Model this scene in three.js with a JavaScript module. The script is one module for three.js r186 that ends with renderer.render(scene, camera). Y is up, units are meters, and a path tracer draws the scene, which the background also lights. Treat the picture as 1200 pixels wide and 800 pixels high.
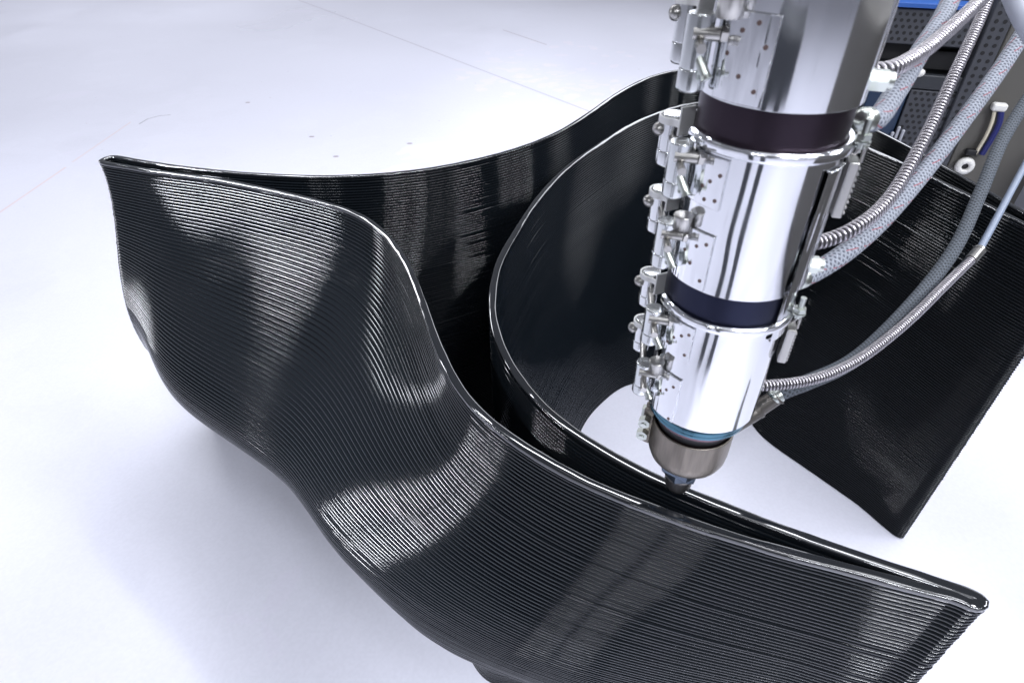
import * as THREE from 'three';
import { mergeGeometries } from 'three/addons/utils/BufferGeometryUtils.js';
import { RoundedBoxGeometry } from 'three/addons/geometries/RoundedBoxGeometry.js';
import { RectAreaLightUniformsLib } from 'three/addons/lights/RectAreaLightUniformsLib.js';

// ---------------------------------------------------------------- camera, ambience, unseen lamps, exposure
const W = 1024, H = 682;
const scene = new THREE.Scene();
const camera = new THREE.PerspectiveCamera(58.2, W / H, 0.02, 60);
camera.position.set(0, 0.815, 0);
camera.rotation.set(-38 * Math.PI / 180, 0, 0);
camera.focus = 0.58; camera.userData.fStop = 18;
camera.updateMatrixWorld();
const renderer = new THREE.WebGLRenderer({ antialias: true });
renderer.setSize(W, H);
renderer.toneMapping = THREE.LinearToneMapping;
renderer.toneMappingExposure = 0.63;
renderer.shadowMap.enabled = true;
scene.background = new THREE.Color().setRGB(0.29, 0.3, 0.34);      // the even pale ambience of the hall
RectAreaLightUniformsLib.init();

// unseen lamps and windows, placed for highlights on print and clamps: [name, label, centre, faces towards, panes across, pane width, pane height, gap, radiance]
const UNSEEN_LAMPS = [
  ['unseen_louvred_lamp', 'unseen slim lamp panel with added louvres up on the left, placed for highlights on the near wall', [-2.0, 1.95, -0.42], [-0.33, 0.45, -0.5], 2, 0.42, 0.22, 0.03, 270],
  ['unseen_window', 'unseen narrow lit window far left of the print, placed for a thin highlight on the near wall', [-2.5, 1.1, -1.6], [-0.1, 0.45, -0.45], 1, 0.14, 0.4, 0.0, 60],
  ['unseen_window', 'unseen high lit window behind the camera on the left, placed for highlights on the front arm', [-1.36, 2.5, 2.6], [-0.2, 0.5, -0.3], 2, 0.43, 0.16, 0.1, 60],
  ['unseen_window', 'unseen high lit window of three panes behind the camera on the right, placed to light the back wall', [1.35, 3.1, 2.55], [0.0, 0.4, -0.7], 3, 0.5, 0.22, 0.1, 150],
  ['unseen_window', 'unseen high lit window of two panes far behind the camera on the right, placed to light the back wall', [2.5, 2.9, 1.7], [0.0, 0.4, -0.7], 2, 0.55, 0.22, 0.1, 40],
  ['unseen_window', 'unseen high lit window of three panes right of the print, placed for highlights on the back wall', [2.6, 2.4, -0.8], [0.1, 0.4, -0.8], 3, 0.34, 0.26, 0.07, 50],
  ['unseen_ceiling_lamp', 'unseen short ceiling lamp ahead and to the left, placed for the bright streaks on the right arm', [-0.6, 3.1, -2.35], [0.53, 0.45, -0.72], 1, 0.55, 0.1, 0.0, 110],
  ['unseen_ceiling_lamp', 'unseen slim ceiling lamp above and behind the camera, placed to light the inside of the back wall', [0.67, 2.85, 0.74], [-0.05, 0.3, -0.8], 1, 0.6, 0.1, 0.0, 150],
  ['unseen_ceiling_lamp', 'unseen slim ceiling lamp above the extruder on the right, placed to light the inside of the back wall', [1.58, 2.85, -0.3], [-0.05, 0.3, -0.8], 1, 0.62, 0.1, 0.0, 140],
  ['unseen_window', 'unseen dim window ahead and to the right of the print, placed for faint lines on the pocket wall', [2.6, 1.6, -2.0], [0, 0.5, -0.8], 1, 0.6, 0.8, 0.07, 4],
  ['unseen_window', 'unseen lit window in the distance ahead, above the frame, placed for the bright clamp caps', [1.75, 2.3, -4.6], [0, 0.8, 0], 3, 0.7, 1.4, 0.08, 4],
];
const UNSEEN_OVERHEAD = [  // unseen panels overhead, placed to light the top bead and the floor
  ['unseen_overhead_light', 'unseen long overhead light panel above and ahead of the print, placed for highlights on the top bead', [0.8, 3.2, -1.7], 2.5, 0.2, 34, -0.68],
  ['unseen_overhead_light', 'unseen overhead light panel far ahead on the left, placed to brighten the far floor', [-2.6, 3.4, -4.9], 2.4, 1.0, 20, 0],
  ['unseen_overhead_light', 'broad soft fill panel added high above the print, out of frame', [1.0, 4.0, -0.6], 2.6, 2.6, 1.5, 0],  // added fill that softens the shade in the bay and beside the print
];

// ---------------------------------------------------------------- helpers
let seed = 12345;
const rnd = () => ((seed = (seed * 1664525 + 1013904223) >>> 0) / 4294967296);
const rr = (a, b) => a + (b - a) * rnd();
const hash = (i, j = 0) => { let h = (i * 374761393 + j * 668265263) | 0; h = Math.imul(h ^ (h >>> 13), 1274126177); return ((h ^ (h >>> 16)) >>> 0) / 4294967296; };
const vnoise = (x, k) => { const i = Math.floor(x), f = x - i, s = f * f * (3 - 2 * f); return (hash(i, k) * (1 - s) + hash(i + 1, k) * s) * 2 - 1; };
const noise2 = (x, y, k) => {
  const i = Math.floor(x), j = Math.floor(y), a = x - i, b = y - j, s = a * a * (3 - 2 * a), t = b * b * (3 - 2 * b);
  const q = (m, n) => hash(m + 7919 * n, k);
  return (q(i, j) * (1 - s) + q(i + 1, j) * s) * (1 - t) + (q(i, j + 1) * (1 - s) + q(i + 1, j + 1) * s) * t;
};
const used = {};
const numbered = n => { const k = used[n] = (used[n] ?? -1) + 1; return k ? `${n}_${String(k).padStart(3, '0')}` : n; };
const V = (x, y, z) => new THREE.Vector3(x, y, z);
function shade(m) { m.castShadow = m.receiveShadow = true; return m; }
function mesh(name, geo, mat, parent) {
  const g = Array.isArray(geo) ? (geo.length > 1 ? mergeGeometries(geo.map(x => { const y = x.index ? x.toNonIndexed() : x; for (const k of Object.keys(y.attributes)) if (!['position', 'normal', 'uv'].includes(k)) y.deleteAttribute(k); return y; })) : geo[0]) : geo;
  const m = shade(new THREE.Mesh(g, mat)); m.name = name; parent.add(m); return m;
}
function thing(name, label, category, pos = [0, 0, 0], turn = 0, group) {
  const o = new THREE.Group(); o.name = numbered(name); o.position.set(...pos); o.rotation.y = turn;
  o.userData = { label, category }; if (group) o.userData.group = group;
  scene.add(o); return o;
}
const std = (r, g, b, rough, metal = 0, extra = {}) => { const m = new THREE.MeshPhysicalMaterial({ roughness: rough, metalness: metal, side: THREE.DoubleSide, ...extra }); m.color.setRGB(r, g, b); return m; };
const cyl = (r0, r1, h, n = 24) => new THREE.CylinderGeometry(r0, r1, h, n);
const mv = (g, x, y, z) => g.translate(x, y, z);
function lathe(pts, n = 96, a0 = 0, al = Math.PI * 2) { return new THREE.LatheGeometry(pts.map(p => new THREE.Vector2(p[0], p[1])), n, a0, al); }
function flatN(g) { const q = g.toNonIndexed(); q.computeVertexNormals(); return q; }
function between(geo, a, b) {           // a geometry along +y, unit length, laid from a to b
  const d = b.clone().sub(a), m = new THREE.Matrix4().compose(a.clone().add(b).multiplyScalar(0.5), new THREE.Quaternion().setFromUnitVectors(V(0, 1, 0), d.clone().normalize()), V(1, d.length(), 1));
  return geo.applyMatrix4(m);
}
function data(w, h, fn, srgb = false, repeat = true) {
  const d = new Uint8Array(w * h * 4);
  for (let y = 0; y < h; y++) for (let x = 0; x < w; x++) { const c = fn(x / w, y / h, x, y), k = (y * w + x) * 4; d[k] = c[0]; d[k + 1] = c[1]; d[k + 2] = c[2]; d[k + 3] = 255; }
  const t = new THREE.DataTexture(d, w, h); t.magFilter = t.minFilter = THREE.LinearFilter; t.generateMipmaps = false;
  t.wrapS = t.wrapT = repeat ? THREE.RepeatWrapping : THREE.ClampToEdgeWrapping; if (srgb) t.colorSpace = THREE.SRGBColorSpace; t.needsUpdate = true; return t;
}

// ---------------------------------------------------------------- materials
const M = {
  plastic: std(0.005, 0.007, 0.0095, 0.075, 0, { ior: 1.44 }),
  topPlastic: std(0.008, 0.0095, 0.012, 0.06, 0, { ior: 1.6, clearcoat: 1, clearcoatRoughness: 0.03 }),
  chrome: std(0.86, 0.87, 0.9, 0.05, 1),
  chromeDull: std(0.78, 0.79, 0.8, 0.17, 1),
  steel: std(0.46, 0.45, 0.43, 0.28, 1),
  zinc: std(0.55, 0.58, 0.54, 0.3, 1),
  dimple: std(0.16, 0.11, 0.1, 0.55, 0.6),
  collar: std(0.036, 0.026, 0.037, 0.38, 0.85),
  collarBlue: std(0.02, 0.023, 0.047, 0.36, 0.85),
  blued: std(0.09, 0.2, 0.27, 0.25, 0.95),
  purple: std(0.16, 0.1, 0.12, 0.28, 0.95),
  spring: std(0.44, 0.42, 0.44, 0.33, 1),
  core: std(0.06, 0.06, 0.065, 0.6),
  ceramic: std(0.72, 0.69, 0.62, 0.45),
  darkMetal: std(0.05, 0.05, 0.055, 0.5, 0.4),
  black: std(0.008, 0.008, 0.01, 0.6),
  grey: std(0.055, 0.058, 0.07, 0.6),
  greyDark: std(0.028, 0.031, 0.038, 0.5),
  navy: std(0.012, 0.03, 0.07, 0.35),
  blue: std(0.03, 0.11, 0.4, 0.4),
  taupe: std(0.105, 0.1, 0.09, 0.6),
  white: std(0.78, 0.77, 0.74, 0.4),
  paleGrey: std(0.42, 0.43, 0.48, 0.4),
  cream: std(0.62, 0.57, 0.45, 0.5),
  hose: std(0.42, 0.44, 0.5, 0.5),
  frame: std(0.3, 0.3, 0.31, 0.5, 0.3),
};
const cupTex = data(256, 128, (u, v, x, y) => {
  const n = noise2(x / 26, y / 22, 3) * 0.5 + noise2(x / 9, y / 9, 4) * 0.3 + noise2(x / 2.5, y / 5, 5) * 0.2, t = 135 + 50 * n;
  return [t * 1.02, t * 0.99, t * 0.95];
}, true);
cupTex.repeat.set(3, 1);
M.cup = std(0.62, 0.59, 0.56, 0.4, 0.9, { map: cupTex });
const smear = data(256, 256, (u, v, x, y) => { const n = noise2(x / 40, y / 12, 8) * 0.6 + noise2(x / 9, y / 5, 9) * 0.4, t = 90 + 120 * n; return [t, t, t]; });
M.mica = std(0.13, 0.12, 0.11, 0.42, 0.85);
M.chrome.roughnessMap = smear; M.chrome.roughness = 0.13;
M.chrome.bumpMap = data(256, 256, (u, v, x, y) => { const q = (noise2(x / 32, y / 32, 71) * 0.7 + noise2(x / 13, y / 16, 72) * 0.3) * 255; return [q, q, q]; }); M.chrome.bumpScale = 0.00035;
// woven sleeve: pale strands with dark gaps and red tracer threads
function braidTex(pale, dark, red) {
  return data(128, 128, (u, v, x, y) => {
    const a = Math.sin((u + v) * Math.PI * 16), b = Math.sin((u - v) * Math.PI * 16), k = Math.max(a, b), n = noise2(x / 3, y / 3, 21);
    let c = pale.map((p, i) => p * (0.8 + 0.2 * n) * (k > 0 ? 1 : 0) + dark[i] * (k > 0 ? 0 : 1));
    const mix = Math.min(1, Math.max(0, k * 1.6 + 0.5)); c = pale.map((p, i) => (dark[i] + (p - dark[i]) * mix) * (0.84 + 0.16 * n));
    if (red && ((v * 4 + u) % 1 + 1) % 1 < 0.06 && noise2(x / 24, y / 24, 33) > 0.5) c = [150, 70, 78];
    return c;
  }, true);
}
const braidBump = data(128, 128, (u, v) => { const t = 127 + 120 * Math.max(Math.sin((u + v) * Math.PI * 16), Math.sin((u - v) * Math.PI * 16)); return [t, t, t]; });
const braidMat = (p, d, red) => { const m = std(1, 1, 1, 0.7, 0, { map: braidTex(p, d, red), bumpMap: braidBump, bumpScale: 0.0005 }); return m; };
M.braid = braidMat([160, 165, 176], [92, 97, 108], true);
M.braidDark = braidMat([88, 95, 104], [44, 49, 55], false);

// ---------------------------------------------------------------- floor
{
  const S = 2048, cv = document.createElement('canvas'); cv.width = cv.height = S; const c = cv.getContext('2d');
  const X0 = -3, Z0 = -5.6, L = 6.2, px = (x, z) => [(x - X0) / L * S, (z - Z0) / L * S], m = L / S;
  c.fillStyle = 'rgb(227,228,237)'; c.fillRect(0, 0, S, S);
  const blot = (x, z, r, col, n, spread) => { for (let i = 0; i < n; i++) { const a = rnd() * 6.283, d = Math.sqrt(rnd()) * spread, [u, v] = px(x + Math.cos(a) * d * 1.2, z + Math.sin(a) * d); c.fillStyle = col; c.beginPath(); c.ellipse(u, v, r * rr(0.3, 1) / m, r * rr(0.2, 0.7) / m, rnd() * 3, 0, 7); c.fill(); } };
  for (let i = 0; i < 260; i++) blot(rr(-3, 3), rr(-5.6, 0.5), rr(0.02, 0.16), `rgba(${rnd() < 0.5 ? '214,215,226' : '234,234,242'},0.10)`, 6, 0.2);
  // pale worn patches on the far floor
  for (const [x, z, s] of [[0.1, -2.95, 0.22], [0.22, -3.5, 0.35], [0.0, -3.2, 0.25], [0.28, -2.6, 0.1], [-0.3, -2.15, 0.08], [-0.36, -1.97, 0.05], [0.5, -2.9, 0.2]]) blot(x, z, 0.045, 'rgba(240,235,240,0.35)', 30, s);
  const line = (p, w, col) => { c.strokeStyle = col; c.lineWidth = w / m; c.lineCap = 'round'; c.beginPath(); p.forEach((q, i) => { const [u, v] = px(...q); i ? c.lineTo(u, v) : c.moveTo(u, v); }); c.stroke(); };
  line([[-1.9, -5.6], [-1.23, -4.706], [0.319, -2.599], [1.6, -0.86]], 0.011, 'rgba(180,176,186,0.6)');
  line([[-0.053, -4.162], [0.194, -3.78]], 0.012, 'rgba(190,184,192,0.8)');
  line([[-1.515, -1.55], [-1.515, -2.0]], 0.007, 'rgba(226,196,190,0.55)'); line([[-1.518, -2.05], [-1.52, -2.46]], 0.006, 'rgba(228,202,196,0.5)');
  line([[-1.475, -2.44], [-1.47, -2.5], [-1.44, -2.54], [-1.4, -2.55]], 0.004, 'rgba(120,120,130,0.8)');
  for (let i = 0; i < 170; i++) { const [u, v] = px(rr(-2.6, 2.6), rr(-5, -0.9)), r = rr(0.5, 1.3); c.fillStyle = `rgba(${rnd() < 0.3 ? '150,120,124' : '150,150,162'},${rr(0.2, 0.7)})`; c.beginPath(); c.ellipse(u, v, r, r * 0.7, rnd() * 3, 0, 7); c.fill(); }
  for (const [x, z] of [[-0.756, -2.297], [-0.377, -2.226], [-0.282, -1.937], [-1.139, -2.714], [-0.62, -2.1]]) { const [u, v] = px(x, z); c.fillStyle = 'rgba(130,110,120,0.7)'; c.beginPath(); c.ellipse(u, v, 3.2, 2.2, 0, 0, 7); c.fill(); }
  const id = c.getImageData(0, 0, S, S), d = id.data;
  for (let k = 0; k < d.length; k += 4) { const n = (rnd() - 0.5) * 5; d[k] += n; d[k + 1] += n; d[k + 2] += n; }
  c.putImageData(id, 0, 0);
  const t = new THREE.CanvasTexture(cv); t.colorSpace = THREE.SRGBColorSpace; t.wrapS = t.wrapT = THREE.MirroredRepeatWrapping;
  const g = new THREE.BoxGeometry(18, 0.2, 18).translate(0, -0.1, -2);
  const p = g.attributes.position, uv = g.attributes.uv;
  for (let i = 0; i < p.count; i++) uv.setXY(i, (p.getX(i) - X0) / L, 1 - (p.getZ(i) - Z0) / L);
  const fl = mesh('floor', g, std(0.97, 0.97, 1, 0.42, 0, { map: t, roughnessMap: data(128, 128, (u, v, x, y) => { const q = 150 + 105 * (noise2(x / 16, y / 16, 51) * 0.6 + noise2(x / 5, y / 5, 52) * 0.4); return [q, q, q]; }) }), scene);
  fl.userData = { kind: 'structure' };
}

// ---------------------------------------------------------------- unseen lamps and windows, all out of view
for (const [name, label, c, to, n, w, h, gap, L] of UNSEEN_LAMPS) {
  const o = thing(name, label, name.endsWith('lamp') ? 'lamp' : 'window', c); o.lookAt(...to);
  const fullW = n * w + (n - 1) * gap;
  const fr = [];
  const bar = (x, y, ww, hh) => fr.push(new THREE.BoxGeometry(ww, hh, 0.08).translate(x, y, -0.045));
  bar(0, h / 2 + 0.05, fullW + 0.2, 0.1); bar(0, -h / 2 - 0.05, fullW + 0.2, 0.1);
  bar(-fullW / 2 - 0.05, 0, 0.1, h); bar(fullW / 2 + 0.05, 0, 0.1, h);
  for (let i = 1; i < n; i++) bar(-fullW / 2 + i * (w + gap) - gap / 2, 0, gap, h);
  mesh('frame', fr, M.frame, o);
  if (name === 'unseen_louvred_lamp') for (let i = 0; i < 7; i++) mesh('added_louvre', new THREE.BoxGeometry(fullW + 0.02, 0.0016, 0.3).translate(0, -h / 2 + h * i / 6, 0.155), M.black, o);  // slats added to keep this lamp off the left floor and right arm
  for (let i = 0; i < n; i++) {
    const x = -fullW / 2 + w / 2 + i * (w + gap);
    const pm = std(0.1, 0.1, 0.1, 0.5); pm.emissive.setRGB(0.95, 0.98, 1.05); pm.emissiveIntensity = 1.2;
    mesh('pane', new THREE.BoxGeometry(w, h, 0.02).translate(x, 0, -0.05), pm, o);
    const l = new THREE.RectAreaLight(new THREE.Color().setRGB(0.95, 0.975, 1.05), L, w, h);
    l.position.set(x, 0, -0.03); l.lookAt(0, 0, 0); l.rotation.set(0, Math.PI, 0); l.castShadow = true; o.add(l);
  }
}
for (const [name, label, c, w, d, L, turn] of UNSEEN_OVERHEAD) {
  const o = thing(name, label, 'light', c, turn);
  mesh('housing', [new THREE.BoxGeometry(w + 0.06, 0.05, d + 0.06).translate(0, 0.04, 0), new THREE.BoxGeometry(0.012, 0.9, 0.012).translate(-w * 0.4, 0.5, 0), new THREE.BoxGeometry(0.012, 0.9, 0.012).translate(w * 0.4, 0.5, 0)], M.frame, o);
  const pm = std(0.2, 0.2, 0.2, 0.5); pm.emissive.setRGB(0.97, 0.98, 1.03); pm.emissiveIntensity = 1.2;
  mesh('diffuser', new THREE.BoxGeometry(w, 0.012, d).translate(0, 0.007, 0), pm, o);
  const l = new THREE.RectAreaLight(new THREE.Color().setRGB(0.96, 0.975, 1.04), L, w, d);
  l.position.set(0, -0.004, 0); l.rotation.set(-Math.PI / 2, 0, 0); l.castShadow = true; o.add(l);
}

// ---------------------------------------------------------------- the print: one closed loop of wall, laid down bead on bead
const T = 0.5, LH = 0.0037, NL = 134, HW = 0.0034;
// control points round the loop: plan at the top [x, z], how far the waist swells from it [dx, dz], how far the foot differs [fx, fz]
const LOOP = [
  // near wall, left tip to front tip
  [-0.553, -0.8, -0.012, 0.06, 0, 0], [-0.5462, -0.7945, -0.012, 0.063, 0, 0], [-0.5056, -0.7795, -0.02, 0.078, 0.005, 0.01], [-0.4656, -0.7651, -0.035, 0.102, 0.005, 0.02], [-0.3786, -0.7405, -0.0767, 0.1354, 0, 0.015], [-0.2918, -0.7045, -0.0851, 0.1625, 0, 0], [-0.2212, -0.671, -0.0795, 0.1791, 0, 0], [-0.1748, -0.6398, -0.0852, 0.178, 0, 0], [-0.1383, -0.5949, -0.0904, 0.1706, 0, 0], [-0.1071, -0.5354, -0.0905, 0.15, 0, 0], [-0.0852, -0.4737, -0.09, 0.112, 0, 0], [-0.0667, -0.415, -0.080, 0.077, 0, 0], [-0.0507, -0.3703, -0.064, 0.057, 0, 0], [-0.0316, -0.3312, -0.05, 0.045, 0.005, -0.013], [-0.006, -0.3009, -0.042, 0.042, 0.006, -0.043], [0.0229, -0.2751, -0.03, 0.042, 0.007, -0.07], [0.0547, -0.253, -0.02, 0.040, 0.007, -0.082], [0.0849, -0.2378, -0.012, 0.034, 0.005, -0.077], [0.1134, -0.224, -0.006, 0.022, 0, -0.06], [0.1498, -0.2093, 0, 0.009, 0, -0.03], [0.1849, -0.1977, 0, 0, 0, -0.008], [0.218, -0.1861, 0, 0, 0, 0], [0.2407, -0.1796, 0, 0, 0, 0], [0.251, -0.1742, 0, 0, 0, 0],
  [0.2558, -0.1762, 0, 0, 0, 0],
  // pocket wall, front tip round the bay to the right tip
  [0.2525, -0.1795, 0, 0, 0, 0], [0.2414, -0.1846, 0, 0, 0, 0], [0.2138, -0.1972, 0, 0, 0, 0], [0.1767, -0.2145, 0, 0, 0, -0.01], [0.1462, -0.2302, 0, 0, 0, -0.035], [0.1186, -0.2456, 0, 0, 0, -0.065], [0.0942, -0.2592, 0, 0, 0.01, -0.085], [0.0585, -0.2873, 0, 0, 0.015, -0.09],
  [0.0308, -0.3152, 0, 0, 0.02, -0.08], [0.0098, -0.3501, 0, 0, 0.02, -0.06], [-0.0055, -0.3863, 0, 0, 0.02, -0.03], [-0.0164, -0.4334, 0, 0, 0.03, -0.01], [-0.0183, -0.4809, 0, 0, 0.04, 0], [-0.0129, -0.5354, 0, 0, 0.05, -0.01], [0.0046, -0.5988, 0, 0, 0.06, -0.02],
  [0.0305, -0.6803, 0, 0, 0.065, -0.03], [0.0729, -0.7765, 0, 0, 0.06, -0.025], [0.1206, -0.8536, 0, 0, 0.05, 0.0], [0.1825, -0.9432, 0, 0, 0.035, 0.045], [0.2399, -1.0044, 0, 0, 0.02, 0.09], [0.3, -1.049, 0, 0, 0.01, 0.115], [0.365, -1.06, 0, 0, 0.0, 0.12], [0.42, -1.025, 0, 0, -0.01, 0.115], [0.462, -0.945, 0, 0, -0.025, 0.1],
  [0.4958, -0.8569, 0, 0, -0.044, 0.092], [0.5235, -0.7851, 0, 0, -0.03, 0.08], [0.5365, -0.7405, 0, 0, -0.02, 0.066], [0.5546, -0.6803, 0, 0, -0.009, 0.045], [0.5622, -0.6441, 0, 0, -0.003, 0.027], [0.5922, -0.5578, 0, 0, 0, 0],
  [0.5975, -0.5562, 0, 0, 0, 0],
  // back wall, right tip to left tip
  [0.5985, -0.5649, 0, 0, 0, 0], [0.5876, -0.6441, 0, 0, 0, 0], [0.5804, -0.7095, 0, 0, 0, 0], [0.57, -0.786, 0, 0, 0, 0], [0.562, -0.845, 0, 0, 0, 0], [0.5493, -0.9057, 0, 0, 0, 0], [0.53, -1.01, 0, 0, 0, 0], [0.49, -1.14, 0, 0, 0, 0], [0.425, -1.235, 0, 0, 0, 0],
  [0.3475, -1.2633, 0, 0, 0, 0], [0.2734, -1.2207, 0, 0, 0, 0], [0.1949, -1.1217, 0, 0, 0, 0], [0.1225, -0.9959, 0, 0, 0, 0], [0.0629, -0.902, 0, 0, 0, 0], [0.0, -0.8372, 0, 0, 0, 0], [-0.0899, -0.7793, 0, 0, 0, 0], [-0.1645, -0.754, 0, 0.01, 0, 0],
  [-0.2393, -0.7459, 0, 0.02, 0, 0], [-0.3289, -0.754, -0.01, 0.025, 0, 0], [-0.451, -0.7822, -0.008, 0.045, 0, 0], [-0.52, -0.806, -0.011, 0.056, 0, 0], [-0.545, -0.8145, -0.012, 0.06, 0, 0], [-0.552, -0.809, -0.012, 0.06, 0, 0],
];
const loop = (() => {      // centripetal spline through the control points, about 7 mm a step
  const n = LOOP.length, out = [];
  const lerp = (a, b, t0, t1, t) => a.map((v, i) => v * (t1 - t) / (t1 - t0) + b[i] * (t - t0) / (t1 - t0));
  const gap = (a, b) => Math.sqrt(Math.hypot(a[0] - b[0], a[1] - b[1]));
  for (let i = 0; i < n; i++) {
    const p = [0, 1, 2, 3].map(k => LOOP[(i - 1 + k + n) % n]);
    const t = [0]; for (let k = 0; k < 3; k++) t.push(t[k] + gap(p[k], p[k + 1]));
    const steps = Math.max(3, Math.round(Math.hypot(p[1][0] - p[2][0], p[1][1] - p[2][1]) / 0.0068));
    for (let s = 0; s < steps; s++) {
      const u = t[1] + (t[2] - t[1]) * s / steps;
      const a1 = lerp(p[0], p[1], t[0], t[1], u), a2 = lerp(p[1], p[2], t[1], t[2], u), a3 = lerp(p[2], p[3], t[2], t[3], u);
      out.push(lerp(lerp(a1, a2, t[0], t[2], u), lerp(a2, a3, t[1], t[3], u), t[1], t[2], u));
    }
  }
  const tips = [[-0.553, -0.8], [-0.552, -0.81], [0.2558, -0.1762], [0.5975, -0.558]];
  let q = out;
  for (let it = 0; it < 14; it++) q = q.map((p, i) => {
    const near = Math.min(...tips.map(t => Math.hypot(p[0] - t[0], p[1] - t[1])));
    const k = Math.min(1, Math.max(0, (near - 0.012) / 0.05)) * 0.5, a = q[(i - 1 + q.length) % q.length], b = q[(i + 1) % q.length];
    return p.map((v, d) => v * (1 - k) + (a[d] + b[d]) / 2 * k);
  });
  // the waist runs in one easy sweep along the near wall
  const e0 = q.findIndex(p => p[0] > -0.545 && p[1] > -0.797), e1 = q.findIndex(p => p[0] > 0.19);
  for (let it = 0; it < 90; it++) {
    const m = q.map(p => [p[0] + p[2], p[1] + p[3]]);
    for (let i = e0; i < e1; i++) {
      const k = 0.5 * Math.min(1, (i - e0) / 8, (e1 - i) / 8);
      for (const d of [0, 1]) q[i][2 + d] += k * ((m[i - 1][d] + m[i + 1][d]) / 2 - m[i][d]);
    }
  }
  return q;
})();
const NJ = loop.length;
const arc = []; { let s = 0; for (let j = 0; j <= NJ; j++) { arc.push(s); const a = loop[j % NJ], b = loop[(j + 1) % NJ]; s += Math.hypot(a[0] - b[0], a[1] - b[1]); } }
let area = 0; for (let j = 0; j < NJ; j++) { const a = loop[j], b = loop[(j + 1) % NJ]; area += a[0] * b[1] - b[0] * a[1]; }
const outSign = area > 0 ? 1 : -1;
function ring(h, k, wobble) {           // plan of the wall at height h: points, outward normals
  const t = Math.min(1, h / T), w = t ** 2.7 * (1 - t) ** 2.4 / 0.029416, f = (1 - t) * (1 - t), P = [], N = [];
  for (let j = 0; j < NJ; j++) { const q = loop[j]; P.push([q[0] + w * q[2] + f * q[4], q[1] + w * q[3] + f * q[5]]); }
  const normals = () => P.map((p, j) => { const a = P[(j - 1 + NJ) % NJ], b = P[(j + 1) % NJ], x = b[0] - a[0], z = b[1] - a[1], l = Math.hypot(x, z) || 1e-9; return [outSign * z / l, -outSign * x / l]; });
  const n0 = normals();
  const base = (hash(k, 77) - 0.5) * 0.00024 + (hash(k, 78) > 0.93 ? 0.0004 : 0), amp = 0.00008 + 0.0003 * Math.pow(hash(k, 79), 4);
  if (wobble) for (let j = 0; j < NJ; j++) {
    const s = arc[j], o = base + amp * vnoise(s / 0.06, 100 + k) + 0.00003 * vnoise(s / 0.019, 400 + k) + 0.0003 * vnoise(s / 0.2 + 0.02 * k, 7);
    P[j][0] += n0[j][0] * o; P[j][1] += n0[j][1] * o;
  }
  return [P, normals()];
}
const print = thing('printed_form', 'glossy black three-armed ribbon-walled print with fine layer lines on white floor', 'printed object', [0, 0, 0]);
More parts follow.
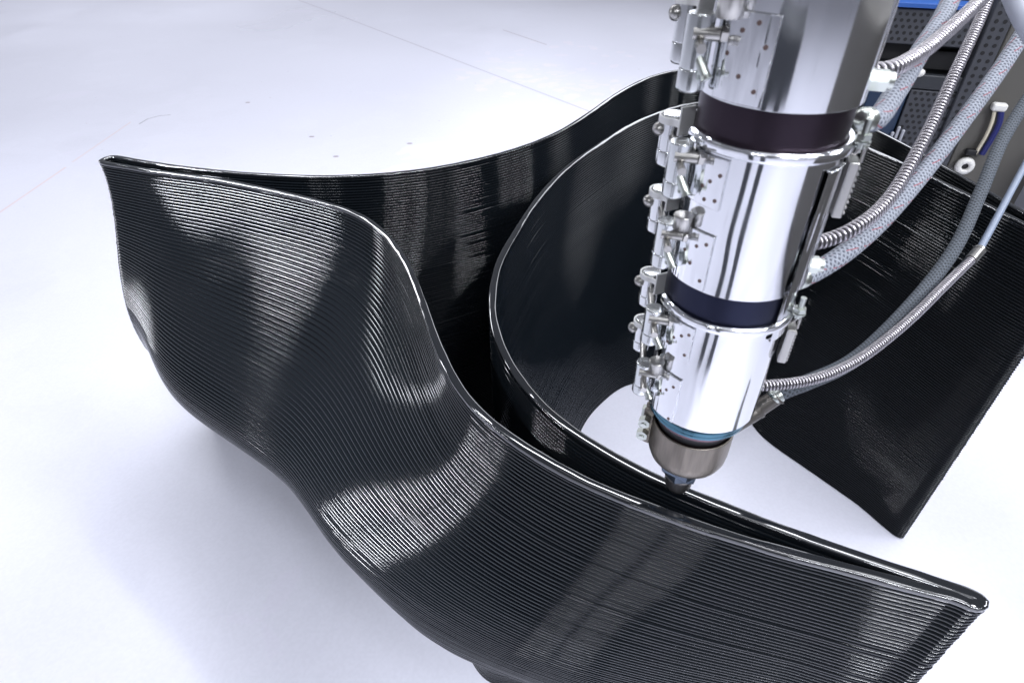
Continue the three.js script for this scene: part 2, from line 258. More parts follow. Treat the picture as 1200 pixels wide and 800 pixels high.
{
  const rows = [], angO = [-80, -46, -12, 20, 50, 80], angI = [-80, -42, -8, 22, 50, 80];
  function skin(ang, side) {
    const R = NL * ang.length, pos = new Float32Array(R * NJ * 3), nor = new Float32Array(R * NJ * 3), idx = [];
    let r = 0;
    for (let i = 0; i < NL; i++) {
      const hc = (i + 0.5) * LH, [P, N] = ring(hc, i, true), deep = 0.0027 + 0.0006 * hash(i, 91);
      for (const a of ang) {
        const s = Math.sin(a * Math.PI / 180), co = Math.cos(a * Math.PI / 180), y = hc + LH * 0.43 * s;
        for (let j = 0; j < NJ; j++) {
          const k = (r * NJ + j) * 3, da = deep * (1 + 0.2 * vnoise(arc[j] / 0.16 + i * 0.37, 92)), out = HW - da + da * co, nl = Math.hypot(co / 0.002, s / 0.0018);
          pos[k] = P[j][0] + side * N[j][0] * out; pos[k + 1] = y; pos[k + 2] = P[j][1] + side * N[j][1] * out;
          nor[k] = side * N[j][0] * co / 0.002 / nl; nor[k + 1] = s / 0.0018 / nl; nor[k + 2] = side * N[j][1] * co / 0.002 / nl;
        }
        r++;
      }
    }
    for (let q = 0; q < R - 1; q++) for (let j = 0; j < NJ; j++) {
      const a = q * NJ + j, b = q * NJ + (j + 1) % NJ, c = a + NJ, d = b + NJ;
      if (side * outSign > 0) idx.push(a, c, b, b, c, d); else idx.push(a, b, c, b, d, c);
    }
    const g = new THREE.BufferGeometry(); g.setAttribute('position', new THREE.BufferAttribute(pos, 3)); g.setAttribute('normal', new THREE.BufferAttribute(nor, 3)); g.setIndex(idx); return g;
  }
  const wall = mesh('layered_wall', mergeGeometries([skin(angO, 1), skin(angI, -1)]), M.plastic, print);
  wall.userData = { kind: 'stuff', label: 'black wall of fine stacked plastic layers' };
  // the last bead: broad, flat-topped, still glossy
  const h = NL * LH, [P, N] = ring(h, 999, true), prof = [];
  for (let a = 0; a < 20; a++) { const t = a / 20 * Math.PI * 2, e = 0.55, sg = Math.sign; const c = Math.cos(t), s = Math.sin(t); prof.push([sg(c) * Math.abs(c) ** e, sg(s) * Math.abs(s) ** e, sg(c) * Math.abs(c) ** (2 - e), sg(s) * Math.abs(s) ** (2 - e)]); }
  const n = prof.length, pos = [], nor = [], idx = [];
  for (let j = 0; j < NJ; j++) {
    const s = arc[j], w = 0.0037 + 0.00035 * vnoise(s / 0.03, 61) + 0.0002 * vnoise(s / 0.009, 62), hh = 0.0023 + 0.00018 * vnoise(s / 0.014, 63), tilt = 0.03 * vnoise(s / 0.06, 64) + 0.02 * vnoise(s / 0.012, 65);
    for (const [x, y, nx, ny] of prof) {
      pos.push(P[j][0] + N[j][0] * x * w, h + y * hh + 0.0016 + tilt * x * w, P[j][1] + N[j][1] * x * w);
      const l = Math.hypot(nx / w, ny / hh); nor.push(N[j][0] * nx / w / l, ny / hh / l, N[j][1] * nx / w / l);
    }
  }
  for (let j = 0; j < NJ; j++) for (let a = 0; a < n; a++) { const A = j * n + a, B = j * n + (a + 1) % n, C = ((j + 1) % NJ) * n + a, D = ((j + 1) % NJ) * n + (a + 1) % n; idx.push(A, B, C, B, D, C); }
  const g = new THREE.BufferGeometry(); g.setAttribute('position', new THREE.Float32BufferAttribute(pos, 3)); g.setIndex(idx); g.computeVertexNormals();
  mesh('top_bead', g, M.topPlastic, print).userData = { label: 'freshly laid wet-looking top bead' };
}

// ---------------------------------------------------------------- extruder: local y up from the top of the print, +z towards the camera
const EX = [0.1040, 0.5, -0.2487], TURN = -0.403;
const ext = thing('extruder', 'chrome-banded hot extruder with nozzle pressing on the edge of the black print', 'extruder', EX, TURN);
const polar = (deg, r, y) => V(-Math.sin(deg * Math.PI / 180) * r, y, Math.cos(deg * Math.PI / 180) * r);   // degrees to the left of the camera
function shell(r, t, y0, y1, d0, d1, n = 24, edge = 0.0002) {      // a curved plate between two angles
  const p = [[r, y0 + edge], [r + t - edge, y0], [r + t, y0 + edge], [r + t, y1 - edge], [r + t - edge, y1], [r, y1 - edge], [r, y0 + edge]];
  const g = lathe(p, n, -d1 * Math.PI / 180, (d1 - d0) * Math.PI / 180);
  const caps = [d0, d1].map(d => { const q = new THREE.PlaneGeometry(t, y1 - y0).rotateY(Math.PI / 2 * 0 ).translate(r + t / 2, (y0 + y1) / 2, 0).rotateY(-Math.PI / 2 + d * Math.PI / -180 * -1 * -1); return q; });
  return [flatLathe(g), ...caps];
}
function flatLathe(g) { return g; }
// the barrel
mesh('barrel', lathe([[0.0001, 0.0755], [0.0195, 0.0755], [0.0195, 0.06], [0.0262, 0.084], [0.0262, 0.1], [0.0285, 0.1005], [0.0285, 0.5]]), M.darkMetal, ext);
mesh('dark_collar', lathe([[0.0285, 0.2285], [0.0292, 0.229], [0.0292, 0.262], [0.0285, 0.2625]]), M.collar, ext).userData = { label: 'dark plum-coloured collar between the upper bands' };
mesh('dark_collar', lathe([[0.0285, 0.148], [0.0292, 0.1485], [0.0292, 0.178], [0.0285, 0.1785]]), M.collarBlue, ext).userData = { label: 'dark blue-black collar between the lower bands' };
mesh('tinted_ring', lathe([[0.0205, 0.0748], [0.0262, 0.0748], [0.0266, 0.0752], [0.0266, 0.0770], [0.0261, 0.0773], [0.0266, 0.0776], [0.0266, 0.083], [0.02, 0.083]]), M.blued, ext).userData = { label: 'heat-blued steel ring' };
mesh('tinted_neck', lathe([[0.0242, 0.0752], [0.0242, 0.0715], [0.0236, 0.0708], [0.0206, 0.0700], [0.0204, 0.055]]), M.purple, ext).userData = { label: 'heat-purpled steel neck' };

function sleeve(y0, y1, r, rimR, mat = M.chrome) {
  const p = [[r - 0.0011, y0 + 0.0002], [r - 0.0006, y0], [r, y0 + 0.0005], [r, y1 - 0.0042]];
  const p0 = -64 * Math.PI / 180, pl = 322 * Math.PI / 180;
  const b = mesh('heater_band', lathe([...p, [r, y1 - 0.003], [r - 0.001, y1 - 0.003]], 128, p0, pl), mat, ext);
  if (rimR) {
    const q = [[0.0291, y1 - 0.003], [rimR - 0.0008, y1 - 0.0042], [rimR, y1 - 0.0034]];
    for (let i = 0; i <= 8; i++) { const a = i / 8 * Math.PI * 0.5; q.push([rimR - 0.0018 + 0.0018 * Math.cos(a), y1 - 0.0014 + 0.0018 * Math.sin(a)]); }
    q.push([0.0299, y1 + 0.0004], [0.0293, y1 - 0.0002], [0.0292, y1 - 0.001]);
    mesh('rim', lathe(q, 128, p0, pl), M.chrome, b);
  }
  return b;
}
const band1 = sleeve(0.2452, 0.34, 0.0308, 0), band2 = sleeve(0.1655, 0.2312, 0.0304, 0.0328), band3 = sleeve(0.0828, 0.1512, 0.0290, 0.0318);

function strap(band, r, y0, y1, d0, d1, holes) {        // thin riveted strap plate wrapped round a band
  mesh('strap_plate', [lathe([[r + 0.0002, y0], [r + 0.0009, y0 + 0.0001], [r + 0.00115, y0 + 0.0004], [r + 0.00115, y1 - 0.0004], [r + 0.0009, y1 - 0.0001], [r + 0.0002, y1]], 24, -d1 * Math.PI / 180, (d1 - d0) * Math.PI / 180), ...[d0, d1].map(d => { const g = new THREE.BoxGeometry(0.0003, y1 - y0 - 0.0003, 0.00105); const p = polar(d, r + 0.0006, (y0 + y1) / 2); return g.rotateY(-d * Math.PI / 180).translate(p.x, p.y, p.z); })], M.chrome, band);
  const g = holes.map(([d, y]) => { const p = polar(d, r + 0.00118, y); return cyl(0.00085, 0.00085, 0.0003, 14).rotateX(Math.PI / 2).rotateY(-d * Math.PI / 180).translate(p.x, p.y, p.z); });
  mesh('weld_dimples', g, M.dimple, band).userData = { kind: 'stuff' };
}
// a clamp: inner and outer barrel nuts, the screw between them and the strap that loops round them
function barrelNut(band, deg, r, yTop, len, rad, mat, capMat) {
  const p = polar(deg, r, 0), y1 = yTop, y0 = yTop - len, ys = y0 + len * 0.3;
  const b = mesh('barrel_nut', mv(lathe([[0.0002, y0], [rad * 0.86, y0], [rad * 0.97, y0 + 0.0006], [rad * 1.02, y0 + 0.0012], [rad * 1.02, ys - 0.0003], [rad * 0.93, ys], [rad * 0.93, ys + 0.0004], [rad, ys + 0.0007], [rad, y1 - 0.0005], [rad * 0.93, y1], [rad * 0.86, y1], [0.0002, y1 - 0.0002]], 28), p.x, 0, p.z), mat, band);
  return p;
}
function clamp(band, yi, yo, di, ri, dO, ro, rad, len, sleeveR, opts = {}) {
  const pi = barrelNut(band, di, ri, yi, len, rad, M.zincSmooth, null), po = barrelNut(band, dO, ro, yo, len * 1.0, rad * 1.04, M.chromeDull, null);
  const a = pi.clone().setY(yi - len * 0.35), b = po.clone().setY(yo - len * 0.4), dir = a.clone().sub(b).normalize();
  // screw through both nuts, hexagon on the inner end, round head on the outer end
  mesh('clamp_screw', [between(cyl(0.0017, 0.0017, 1, 14), b.clone().addScaledVector(dir, -0.007), a.clone().addScaledVector(dir, 0.012)), between(cyl(0.0032, 0.0032, 1, 20), b.clone().addScaledVector(dir, -0.0075), b.clone().addScaledVector(dir, -0.0042))], M.steel, band);
  const e = a.clone().add(polar(di - 75, 0.0045, 0).setY(0)).add(V(0, 0.003, 0));
  const e2 = e.clone().add(V(0.006, 0.0, -0.0022));
  mesh('cross_pin', [between(cyl(0.0024, 0.0024, 1, 18), e.clone().add(V(-0.003, 0.0002, -0.0005)), e2), between(flatN(cyl(0.0029, 0.0029, 1, 6)), e2, e2.clone().add(V(0.0024, 0, -0.0009)))], M.steel, band);
  const s0 = a.clone().add(V(0.001, -0.004, 0.0028)), s1 = s0.clone().add(V(0.0045, -0.0062, 0.0026));
  mesh('slant_screw', [between(cyl(0.0018, 0.0018, 1, 14), s0, s1), between(cyl(0.0023, 0.0018, 1, 14), s1, s1.clone().add(V(0.0008, -0.0012, 0.0005)))], M.zinc, band);
  // domed head on the far side of the outer nut
  const hd = polar(dO - 4, ro + 0.0046, yo - len * 0.3);
  mesh('domed_head', [new THREE.SphereGeometry(0.0031, 20, 12).translate(hd.x, hd.y, hd.z), between(cyl(0.002, 0.002, 1, 12), hd, po.clone().setY(yo - len * 0.34))], M.steel, band);
  // thin strap that loops round the outer nut, and its upright end against the band
  const q = [polar(dO - 16, sleeveR + 0.0018, 0), polar(dO - 12, sleeveR + 0.004, 0)];
  const c0 = Math.atan2(q[1].x - po.x, q[1].z - po.z);
  for (let i = 1; i <= 12; i++) { const t = c0 - i / 12 * 4.4; q.push(V(po.x + Math.sin(t) * rad * 1.22, 0, po.z + Math.cos(t) * rad * 1.22)); }
  mesh('clamp_strap', ribbon(q, yo - len * 0.16, yo - len * 0.03, 0.0004), M.strapWhite, band);
  const w = polar(dO - 17, sleeveR + 0.0022, yo + 0.001);
  mesh('strap_end', new RoundedBoxGeometry(0.0012, 0.012, 0.0075, 2, 0.0004).rotateY(-(dO - 60) * Math.PI / 180).translate(w.x, w.y, w.z), M.strapWhite, band);
}
function ribbon(pts, y0, y1, t) {       // a bent strip of sheet standing on edge
  const c = new THREE.CatmullRomCurve3(pts, false, 'centripetal'), n = 40, pos = [], idx = [];
  for (let i = 0; i <= n; i++) {
    const p = c.getPoint(i / n), g = c.getTangent(i / n), x = g.z, z = -g.x;
    for (const [s, y] of [[1, y0], [1, y1], [-1, y1], [-1, y0]]) pos.push(p.x + s * x * t, y, p.z + s * z * t);
  }
  for (let i = 0; i < n; i++) for (let k = 0; k < 4; k++) { const a = i * 4 + k, b = i * 4 + (k + 1) % 4; idx.push(a, b, a + 4, b, b + 4, a + 4); }
  const e = n * 4; idx.push(0, 2, 1, 0, 3, 2, e, e + 1, e + 2, e, e + 2, e + 3);
  const g = new THREE.BufferGeometry(); g.setAttribute('position', new THREE.Float32BufferAttribute(pos, 3)); g.setIndex(idx);
  const f = g.toNonIndexed(); f.computeVertexNormals(); f.setAttribute('uv', new THREE.Float32BufferAttribute(new Float32Array(f.attributes.position.count * 2), 2)); return f;
}
M.zincSmooth = std(0.72, 0.74, 0.74, 0.2, 1); M.strapWhite = std(0.8, 0.8, 0.79, 0.5, 0.25);
strap(band1, 0.0308, 0.2462, 0.276, 8, 44, [[14, 0.2515], [13, 0.266], [26, 0.2555], [30, 0.27], [38, 0.262], [20, 0.273]]);
strap(band2, 0.0304, 0.2045, 0.2255, 20, 52, [[24, 0.219], [31, 0.2155], [37, 0.2125], [24, 0.2085], [33, 0.2075]]);
strap(band2, 0.0304, 0.1665, 0.1935, 18, 54, [[23, 0.189], [31, 0.1865], [22, 0.1715], [34, 0.1775], [42, 0.182]]);
strap(band3, 0.0290, 0.1245, 0.1455, 18, 54, [[22, 0.141], [29, 0.1385], [37, 0.135], [22, 0.129], [44, 0.13]]);
strap(band3, 0.0290, 0.0838, 0.1130, 20, 56, [[26, 0.107], [33, 0.1025], [40, 0.099], [24, 0.0855], [46, 0.105]]);
clamp(band1, 0.2735, 0.2755, 56, 0.0375, 105, 0.0415, 0.0051, 0.0265, 0.0308);
clamp(band2, 0.2275, 0.2285, 56, 0.0368, 104, 0.041, 0.0049, 0.0232, 0.0304);
clamp(band2, 0.1925, 0.1935, 57, 0.0365, 105, 0.041, 0.0048, 0.0225, 0.0304);
clamp(band3, 0.1455, 0.1475, 58, 0.0352, 106, 0.040, 0.0046, 0.0205, 0.0290);
clamp(band3, 0.1105, 0.1165, 60, 0.035, 107, 0.040, 0.0045, 0.0205, 0.0290);
// round heads beside the lower straps
for (const [b, d, r, y, rad, l] of [[band1, 38, 0.0345, 0.2805, 0.0052, 0.007], [band2, 44, 0.0345, 0.1985, 0.0043, 0.006], [band3, 46, 0.033, 0.1175, 0.004, 0.007]]) {
  const p = polar(d, r, y); mesh('stud', mv(lathe([[0.0001, -l], [rad * 0.9, -l], [rad * 0.9, -0.0006], [rad, -0.0004], [rad, 0], [rad * 0.9, 0.0003], [0.0001, 0.0003]], 28), p.x, p.y, p.z), M.steel, b);
}
// clips on the right flank: bent plate and ridged block
for (const [b, r, y0, y1] of [[band2, 0.0304, 0.200, 0.2235], [band3, 0.0290, 0.122, 0.142]]) {
  const p = polar(-86, r + 0.0035, (y0 + y1) / 2), parts = [new RoundedBoxGeometry(0.004, (y1 - y0), 0.009, 2, 0.0008)];
  for (let i = 0; i < 9; i++) parts.push(new THREE.BoxGeometry(0.0007, 0.0008, 0.008).translate(0.0022, -(y1 - y0) * 0.4 + i * (y1 - y0) * 0.1, 0));
  mesh('ridged_clip', parts.map(g => g.clone().rotateY(0.1).translate(p.x, p.y, p.z)), M.steel, b);
  const hook = [V(p.x - 0.003, y1 + 0.004, p.z), V(p.x - 0.001, y1 + 0.0015, p.z), V(p.x + 0.002, y1 + 0.006, p.z), V(p.x + 0.0025, y1 - 0.001, p.z)];
  mesh('spring_hook', new THREE.TubeGeometry(new THREE.CatmullRomCurve3(hook), 20, 0.0007, 8), M.steel, b);
  strapEdge(b, r, y0 - 0.03 < 0.08 ? 0.0815 : 0.167, y1 - 0.0005);
}
function strapEdge(b, r, y0, y1) {
  mesh('side_plate', [lathe([[r + 0.0002, y0], [r + 0.0012, y0 + 0.0002], [r + 0.0015, y0 + 0.0006], [r + 0.0015, y1 - 0.0006], [r + 0.0012, y1 - 0.0002], [r + 0.0002, y1]], 20, 52 * Math.PI / 180, 26 * Math.PI / 180)], M.chrome, b);
}
// screw terminals at the right of the lower bands
for (const [b, y, r] of [[band2, 0.2325, 0.0345], [band3, 0.1525, 0.0335]]) {
  for (const [dd, dy] of [[-80, 0.002], [-88, -0.001]]) {
    const p = polar(dd, r, y + dy);
    mesh('terminal_post', [mv(cyl(0.0013, 0.0013, 0.011, 14), p.x, p.y, p.z), mv(flatN(cyl(0.0028, 0.0028, 0.0022, 6)), p.x, p.y - 0.001, p.z), mv(cyl(0.003, 0.003, 0.0007, 18), p.x, p.y - 0.0028, p.z)].map(g => g), M.zinc, b);
  }
}
// hexagon fittings where the spring conduits enter the bands
for (const [b, d, y, r] of [[band1, -95, 0.2515, 0.0308], [band2, -100, 0.171, 0.0304]]) {
  const a = polar(d, r - 0.001, y), c = polar(d, r + 0.0055, y);
  mesh('conduit_fitting', [between(flatN(cyl(0.0041, 0.0041, 1, 6)), a, c), between(cyl(0.0032, 0.0032, 1, 18), c, polar(d, r + 0.0075, y))], M.zinc, b);
}
// nozzle heater: mica-coloured cup with ears, bolts and a terminal box
const cup = mesh('nozzle_heater', lathe([[0.0214, 0.0625], [0.0219, 0.0641], [0.0227, 0.0638], [0.0229, 0.0632], [0.0229, 0.046], [0.0225, 0.0415], [0.021, 0.0375], [0.0186, 0.0354], [0.013, 0.0342], [0.0001, 0.0342]], 96), M.cup, ext);
for (const y of [0.0605, 0.0505]) {
  const p = polar(82, 0.0262, y);
  mesh('clamp_bolt', [between(cyl(0.0017, 0.0017, 1, 12), p.clone().add(V(0, 0.001, -0.009)), p.clone().add(V(0, -0.001, 0.008))), flatN(cyl(0.0036, 0.0036, 0.004, 6)).rotateX(Math.PI / 2).translate(p.x, p.y, p.z + 0.0055), new RoundedBoxGeometry(0.006, 0.006, 0.0045, 2, 0.0006).translate(p.x - 0.0004, p.y, p.z - 0.004)], M.zinc, cup);
}
{ const p = polar(80, 0.0248, 0.0555); mesh('clamp_ear', [new RoundedBoxGeometry(0.0058, 0.026, 0.0018, 2, 0.0005).rotateY(-0.2).translate(p.x, p.y, p.z + 0.002), new RoundedBoxGeometry(0.0058, 0.026, 0.0018, 2, 0.0005).rotateY(-0.2).translate(p.x, p.y, p.z - 0.003)], M.cup, cup); }
{ const a = V(0.0195, 0.0555, -0.011), b = V(0.0325, 0.0655, -0.0215), c = V(0.041, 0.0752, -0.0262), k = b.clone().lerp(c, 0.35);
  mesh('cable_socket', [between(lathe([[0.0052, -0.5], [0.0056, -0.46], [0.0056, 0.4], [0.0049, 0.5]], 20), a, b), between(lathe([[0.0049, -0.5], [0.0046, 0.4], [0.0052, 0.44], [0.0053, 0.5], [0.0042, 0.5]], 20), b, c), between(cyl(0.0058, 0.0058, 1, 20), b.clone().lerp(a, 0.06), k.clone().lerp(b, 0.8))], M.mica, cup); }
// nozzle
const noz = mesh('nozzle', [lathe([[0.0001, 0.0195], [0.0096, 0.0195], [0.0096, 0.0172], [0.0086, 0.0162], [0.0083, 0.0095], [0.0066, 0.0058], [0.0058, 0.0045], [0.0030, 0.0041], [0.0001, 0.0041]], 40)], std(0.17, 0.165, 0.165, 0.4, 0.9), ext);
mesh('nozzle_hex', [flatN(cyl(0.0158, 0.0152, 0.008, 6)).rotateY(0.3).translate(0, 0.0308, 0), flatN(cyl(0.0124, 0.0116, 0.0075, 6)).rotateY(0.9).translate(0, 0.0232, 0)], std(0.12, 0.15, 0.2, 0.32, 0.95), noz);

// ---------------------------------------------------------------- unseen things outside the frame, placed for their reflections in the chrome
{
  const o = thing('photographer_stand_in', 'unseen dark box on two posts in place of the photographer behind the camera, mirrored in the chrome', 'stand', [-0.27, 0, 0.5], TURN);  // stands in for the photographer, giving the dark strips in the chrome
  mesh('housing', new RoundedBoxGeometry(0.5, 0.12, 0.2, 3, 0.02).translate(0, 0.575, 0.03), M.greyDark, o);
  for (const x of [-0.14, 0.1]) mesh('post', new RoundedBoxGeometry(0.1, 0.52, 0.1, 2, 0.008).translate(x, 0.26, 0), M.greyDark, o);
}
{
  const o = thing('unseen_low_cabinet', 'unseen low taupe cabinet to the right of the print, out of frame, mirrored in the chrome', 'cabinet', [1.32, 0, 0.0], -1.5);  // unseen; its form is chosen for the taupe reflection in the chrome
  mesh('body', new RoundedBoxGeometry(1.5, 0.56, 0.3, 2, 0.01).translate(0, 0.32, 0), M.taupe, o);
  mesh('plinth', new THREE.BoxGeometry(1.44, 0.04, 0.24).translate(0, 0.02, 0), M.black, o);
}

// ---------------------------------------------------------------- cables
function tube(name, label, category, pts, r, mat, group, ru = 1, segs = 90) {
  const c = new THREE.CatmullRomCurve3(pts.map(p => V(...p)), false, 'centripetal');
  const o = thing(name, label, category, [0, 0, 0], 0, group), len = c.getLength();
  const g = new THREE.TubeGeometry(c, segs, r, 18); const uv = g.attributes.uv; for (let i = 0; i < uv.count; i++) uv.setXY(i, uv.getX(i) * len / 0.024, uv.getY(i));
  mesh('sleeve', g, mat, o);
  const a = c.getPointAt(0), t = c.getTangentAt(0);
  if (mat === M.braid || mat === M.braidDark) mesh('crimp', between(lathe([[0.0001, -0.5], [r * 0.6, -0.5], [r * 1.04, -0.2], [r * 1.06, 0.5]], 20), a.clone().addScaledVector(t, -0.003), a.clone().addScaledVector(t, 0.003)), M.zinc, o);
  return [o, c];
}
function coil(pts, r, wire, pitch) {      // a wire wound round a path
  const c = new THREE.CatmullRomCurve3(pts.map(p => V(...p)), false, 'centripetal'), len = c.getLength(), turns = Math.round(len / pitch), n = turns * 16, F = 1200, fr = c.computeFrenetFrames(F, false);
  class H extends THREE.Curve { getPointAt(t, o) { return this.getPoint(t, o); } getTangentAt(t, o) { return this.getTangent(t, o); } getPoint(t, o = new THREE.Vector3()) { const u = Math.max(0, Math.min(1, t)), k = Math.min(F - 1, Math.floor(u * F)), f = u * F - k, p = c.getPointAt(u), a = u * turns * 2 * Math.PI, N = fr.normals[k].clone().lerp(fr.normals[k + 1], f), B = fr.binormals[k].clone().lerp(fr.binormals[k + 1], f); return o.copy(p).addScaledVector(N, Math.cos(a) * r).addScaledVector(B, Math.sin(a) * r); } }
  return new THREE.TubeGeometry(new H(), n, wire, 7);
}
function conduit(label, pts, r, wire, pitch, ends) {
  const o = thing('spring_conduit', label, 'conduit', [0, 0, 0], 0);
  mesh('coil', coil(pts, r, wire, pitch), M.spring, o);
  mesh('core', new THREE.TubeGeometry(new THREE.CatmullRomCurve3(pts.map(p => V(...p)), false, 'centripetal'), 80, r * 0.86, 14), M.core, o);
  return o;
}
tube('braided_cable', 'pale braided cable rising from the terminals of the middle chrome band to the top edge', 'cable', [[0.1435, 0.7325, -0.2525], [0.1511, 0.7307, -0.2577], [0.169, 0.7352, -0.2803], [0.1929, 0.7439, -0.3125], [0.2178, 0.7533, -0.3452], [0.241, 0.7656, -0.3802]], 0.0046, M.braid);
conduit('short steel spring conduit leaving the topmost chrome band', [[0.1445, 0.7482, -0.2625], [0.1537, 0.7485, -0.2651], [0.1751, 0.7494, -0.2846], [0.2022, 0.7531, -0.313], [0.2372, 0.7606, -0.3505], [0.2686, 0.7708, -0.3838]], 0.0027, 0.00085, 0.0030);
conduit('long steel spring conduit curving up from the hexagon nut on the middle band', [[0.1455, 0.668, -0.266], [0.157, 0.667, -0.2714], [0.1725, 0.669, -0.2793], [0.202, 0.6715, -0.3067], [0.2429, 0.6881, -0.3577], [0.2821, 0.7096, -0.4125], [0.3214, 0.7314, -0.4677], [0.3477, 0.7491, -0.5069]], 0.0029, 0.0009, 0.0032);
tube('braided_cable', 'pale braided cable with red flecks crossing from the lower band terminals to the upper right', 'cable', [[0.142, 0.6525, -0.258], [0.1535, 0.652, -0.2661], [0.1687, 0.6556, -0.2752], [0.1974, 0.6618, -0.2991], [0.2337, 0.6743, -0.3343], [0.2728, 0.6927, -0.374], [0.3147, 0.716, -0.4176], [0.345, 0.742, -0.4505]], 0.005, M.braid);
{
  const o = conduit('lowest steel spring conduit sagging from the bottom chrome band, ending in a bright ferrule', [[0.1325, 0.5898, -0.249], [0.1389, 0.5894, -0.2496], [0.168, 0.5856, -0.2586], [0.2003, 0.5835, -0.276], [0.2464, 0.5864, -0.31], [0.2909, 0.5931, -0.347], [0.3266, 0.5988, -0.3768]], 0.0025, 0.00075, 0.0022);
  const a = V(0.3185, 0.5974, -0.3700), b = V(0.3290, 0.6003, -0.3795), d = b.clone().sub(a).normalize();
  mesh('ferrule', [between(cyl(0.0038, 0.0038, 1, 24), a, b), between(cyl(0.0041, 0.0041, 1, 24), b.clone().addScaledVector(d, -0.0025), b)], M.steel, o);
}
tube('lead_wire', 'thin blue-grey lead leaving the bright ferrule towards the right edge', 'wire', [[0.3266, 0.5988, -0.3768], [0.3459, 0.6107, -0.3987], [0.3735, 0.6272, -0.4306], [0.4087, 0.6545, -0.471]], 0.0024, std(0.2, 0.24, 0.32, 0.4));
tube('braided_cable', 'dark grey braided cable running from the nozzle heater behind the lowest spring conduit', 'cable', [[0.1500, 0.5745, -0.2566], [0.1545, 0.5768, -0.2582], [0.1714, 0.5765, -0.2664], [0.2115, 0.5719, -0.2923], [0.2681, 0.5828, -0.3389], [0.3111, 0.6021, -0.3794], [0.3443, 0.6243, -0.4221], [0.376, 0.6467, -0.465], [0.4193, 0.6745, -0.512]], 0.0046, M.braidDark);
tube('white_hose', 'smooth white hose dipping into the top right corner', 'hose', [[0.262, 0.78, -0.392], [0.2663, 0.7656, -0.3802], [0.2736, 0.7511, -0.3689], [0.2942, 0.7324, -0.3669]], 0.0048, M.hose);

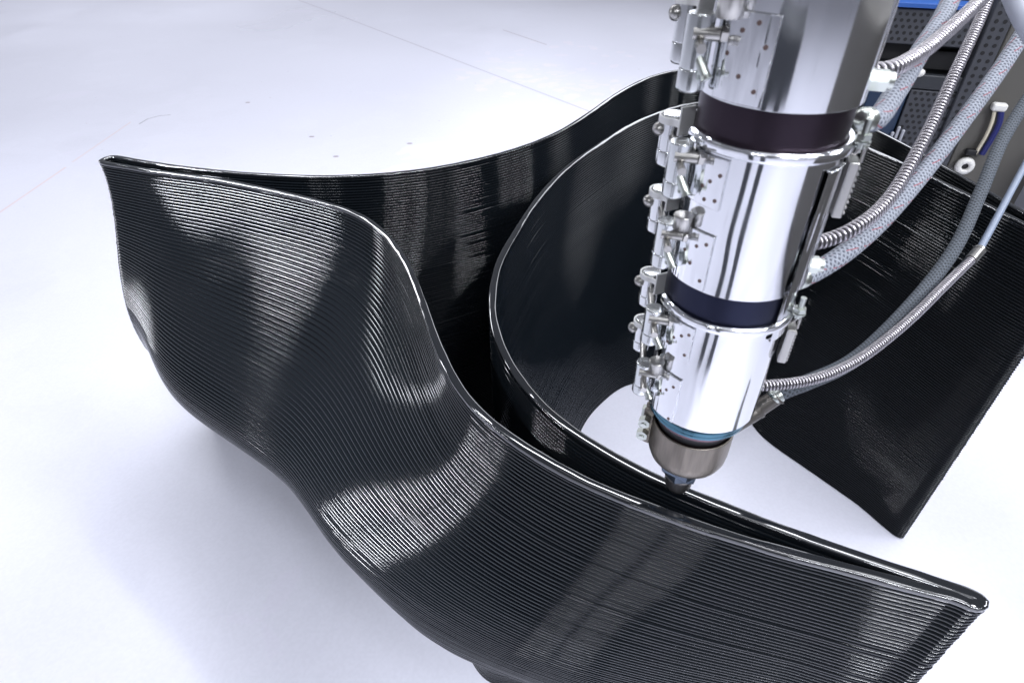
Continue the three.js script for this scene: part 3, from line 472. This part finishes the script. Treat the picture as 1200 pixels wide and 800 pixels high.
// ---------------------------------------------------------------- machine cabinets behind the right arm
const CY = -18 * Math.PI / 180, CO = [0.75, 0, -1.3];
{
  const o = thing('machine_cabinet', 'grey perforated machine cabinet with two dark slots behind the right arm of the print', 'cabinet', CO, CY);
  const bx = (x0, x1, y0, y1, z0, z1, r = 0.003) => new RoundedBoxGeometry(x1 - x0, y1 - y0, z1 - z0, 2, r).translate((x0 + x1) / 2, (y0 + y1) / 2, (z0 + z1) / 2);
  mesh('body', [bx(-0.07, 0.17, 0, 0.47, -0.3, -0.012), bx(-0.07, 0.17, 0.47, 0.66, -0.3, -0.05)], M.greyDark, o);
  mesh('upper_panel', bx(-0.066, 0.128, 0.536, 0.598, -0.05, 0.0), M.grey, o);
  mesh('slot', bx(-0.03, 0.048, 0.5, 0.533, -0.05, -0.03), M.black, o); mesh('slot', bx(0.06, 0.13, 0.487, 0.523, -0.05, -0.03), M.black, o);
  mesh('divider', bx(0.049, 0.059, 0.488, 0.536, -0.05, -0.004), M.grey, o);
  mesh('rail', bx(-0.066, 0.165, 0.458, 0.485, -0.012, 0.004), M.greyDark, o);
  mesh('blue_strip', bx(-0.07, 0.11, 0.6, 0.608, -0.05, 0.008, 0.001), M.blue, o);
  mesh('navy_panel', bx(-0.02, 0.052, 0.3, 0.455, -0.012, 0.004), M.navy, o);
  const gp = mesh('perforated_panel', bx(0.055, 0.165, 0.1, 0.456, -0.012, 0.002), M.grey, o);
  const holes = []; for (let i = 0; i < 9; i++) for (let j = 0; j < 26; j++) holes.push(cyl(0.0034, 0.0034, 0.001, 10).rotateX(Math.PI / 2).translate(0.064 + i * 0.0115 + (j % 2) * 0.0057, 0.45 - j * 0.0112, 0.0022));
  mesh('holes', holes, M.black, gp).userData = { kind: 'stuff' };
  const up = []; for (let i = 0; i < 15; i++) for (let j = 0; j < 5; j++) up.push(cyl(0.0032, 0.0032, 0.001, 10).rotateX(Math.PI / 2).translate(-0.058 + i * 0.0118 + (j % 2) * 0.0058, 0.545 + j * 0.0108, 0.0004));
  mesh('vent_holes', up, M.black, o).userData = { kind: 'stuff' };
  const st = mesh('perforated_strip', bx(0.136, 0.172, 0.1, 0.66, -0.012, 0.012), M.grey, o), sh = [];
  for (let j = 0; j < 38; j++) for (let i = 0; i < 2; i++) sh.push(cyl(0.0036, 0.0036, 0.001, 10).rotateX(Math.PI / 2).translate(0.147 + i * 0.014, 0.64 - j * 0.0135, 0.0122));
  mesh('strip_holes', sh, M.black, st).userData = { kind: 'stuff' };
  for (const [x, y] of [[0.058, 0.378], [0.068, 0.372], [0.05, 0.366]]) mesh('clear_peg', [cyl(0.003, 0.003, 0.03, 12).translate(x, y - 0.012, 0.01), new THREE.SphereGeometry(0.0034, 12, 8).translate(x, y + 0.004, 0.01)], M.paleGrey, o);
  for (const [x, y, rx] of [[0.032, 0.492, 0.008], [0.055, 0.489, 0.012]]) mesh('white_cap', new THREE.SphereGeometry(rx, 16, 10).scale(1, 0.7, 0.7).translate(x, y, 0.008), M.white, o);
}
{
  const o = thing('plain_cabinet', 'plain taupe sheet-metal cabinet with a white knob and blue wire at the right edge', 'cabinet', CO, CY);
  mesh('body', new RoundedBoxGeometry(0.5, 0.66, 0.25, 2, 0.004).translate(0.428, 0.33, -0.13), M.taupe, o);
  const k = mesh('knob', lathe([[0.006, 0], [0.016, 0], [0.018, 0.004], [0.017, 0.01], [0.012, 0.014], [0.007, 0.013], [0.006, 0.006]], 28).rotateX(Math.PI / 2).translate(0.205, 0.317, 0.0), M.white, o);
  mesh('knob_hub', cyl(0.0066, 0.0066, 0.008, 20).rotateX(Math.PI / 2).translate(0.205, 0.317, 0.004), M.black, k);
  mesh('latch', new RoundedBoxGeometry(0.02, 0.012, 0.014, 2, 0.003).translate(0.205, 0.346, 0.004), M.black, o);
  mesh('wire_clip', new RoundedBoxGeometry(0.026, 0.015, 0.018, 3, 0.005).translate(0.216, 0.438, 0.006), M.white, o);
  mesh('blue_wire', new THREE.TubeGeometry(new THREE.CatmullRomCurve3([V(0.221, 0.436, 0.006), V(0.228, 0.41, 0.008), V(0.228, 0.38, 0.008), V(0.226, 0.344, 0.004)]), 24, 0.0055, 12), M.navyWire = std(0.02, 0.025, 0.14, 0.35), o);
  mesh('cream_wire', new THREE.TubeGeometry(new THREE.CatmullRomCurve3([V(0.21, 0.436, 0.006), V(0.215, 0.41, 0.009), V(0.216, 0.38, 0.009), V(0.214, 0.344, 0.005)]), 24, 0.0033, 12), M.cream, o);
}
{
  const o = thing('grey_cover', 'smooth pale grey machine cover at the right edge beside the taupe cabinet', 'cover', [1.09, 0, -1.12], CY);
  mesh('shell', new RoundedBoxGeometry(0.16, 0.42, 0.2, 4, 0.03).translate(0.03, 0.21, 0), M.paleGrey, o);
  mesh('base_strip', new RoundedBoxGeometry(0.164, 0.03, 0.204, 2, 0.006).translate(0.03, 0.018, 0), M.greyDark, o);
}
renderer.render(scene, camera);
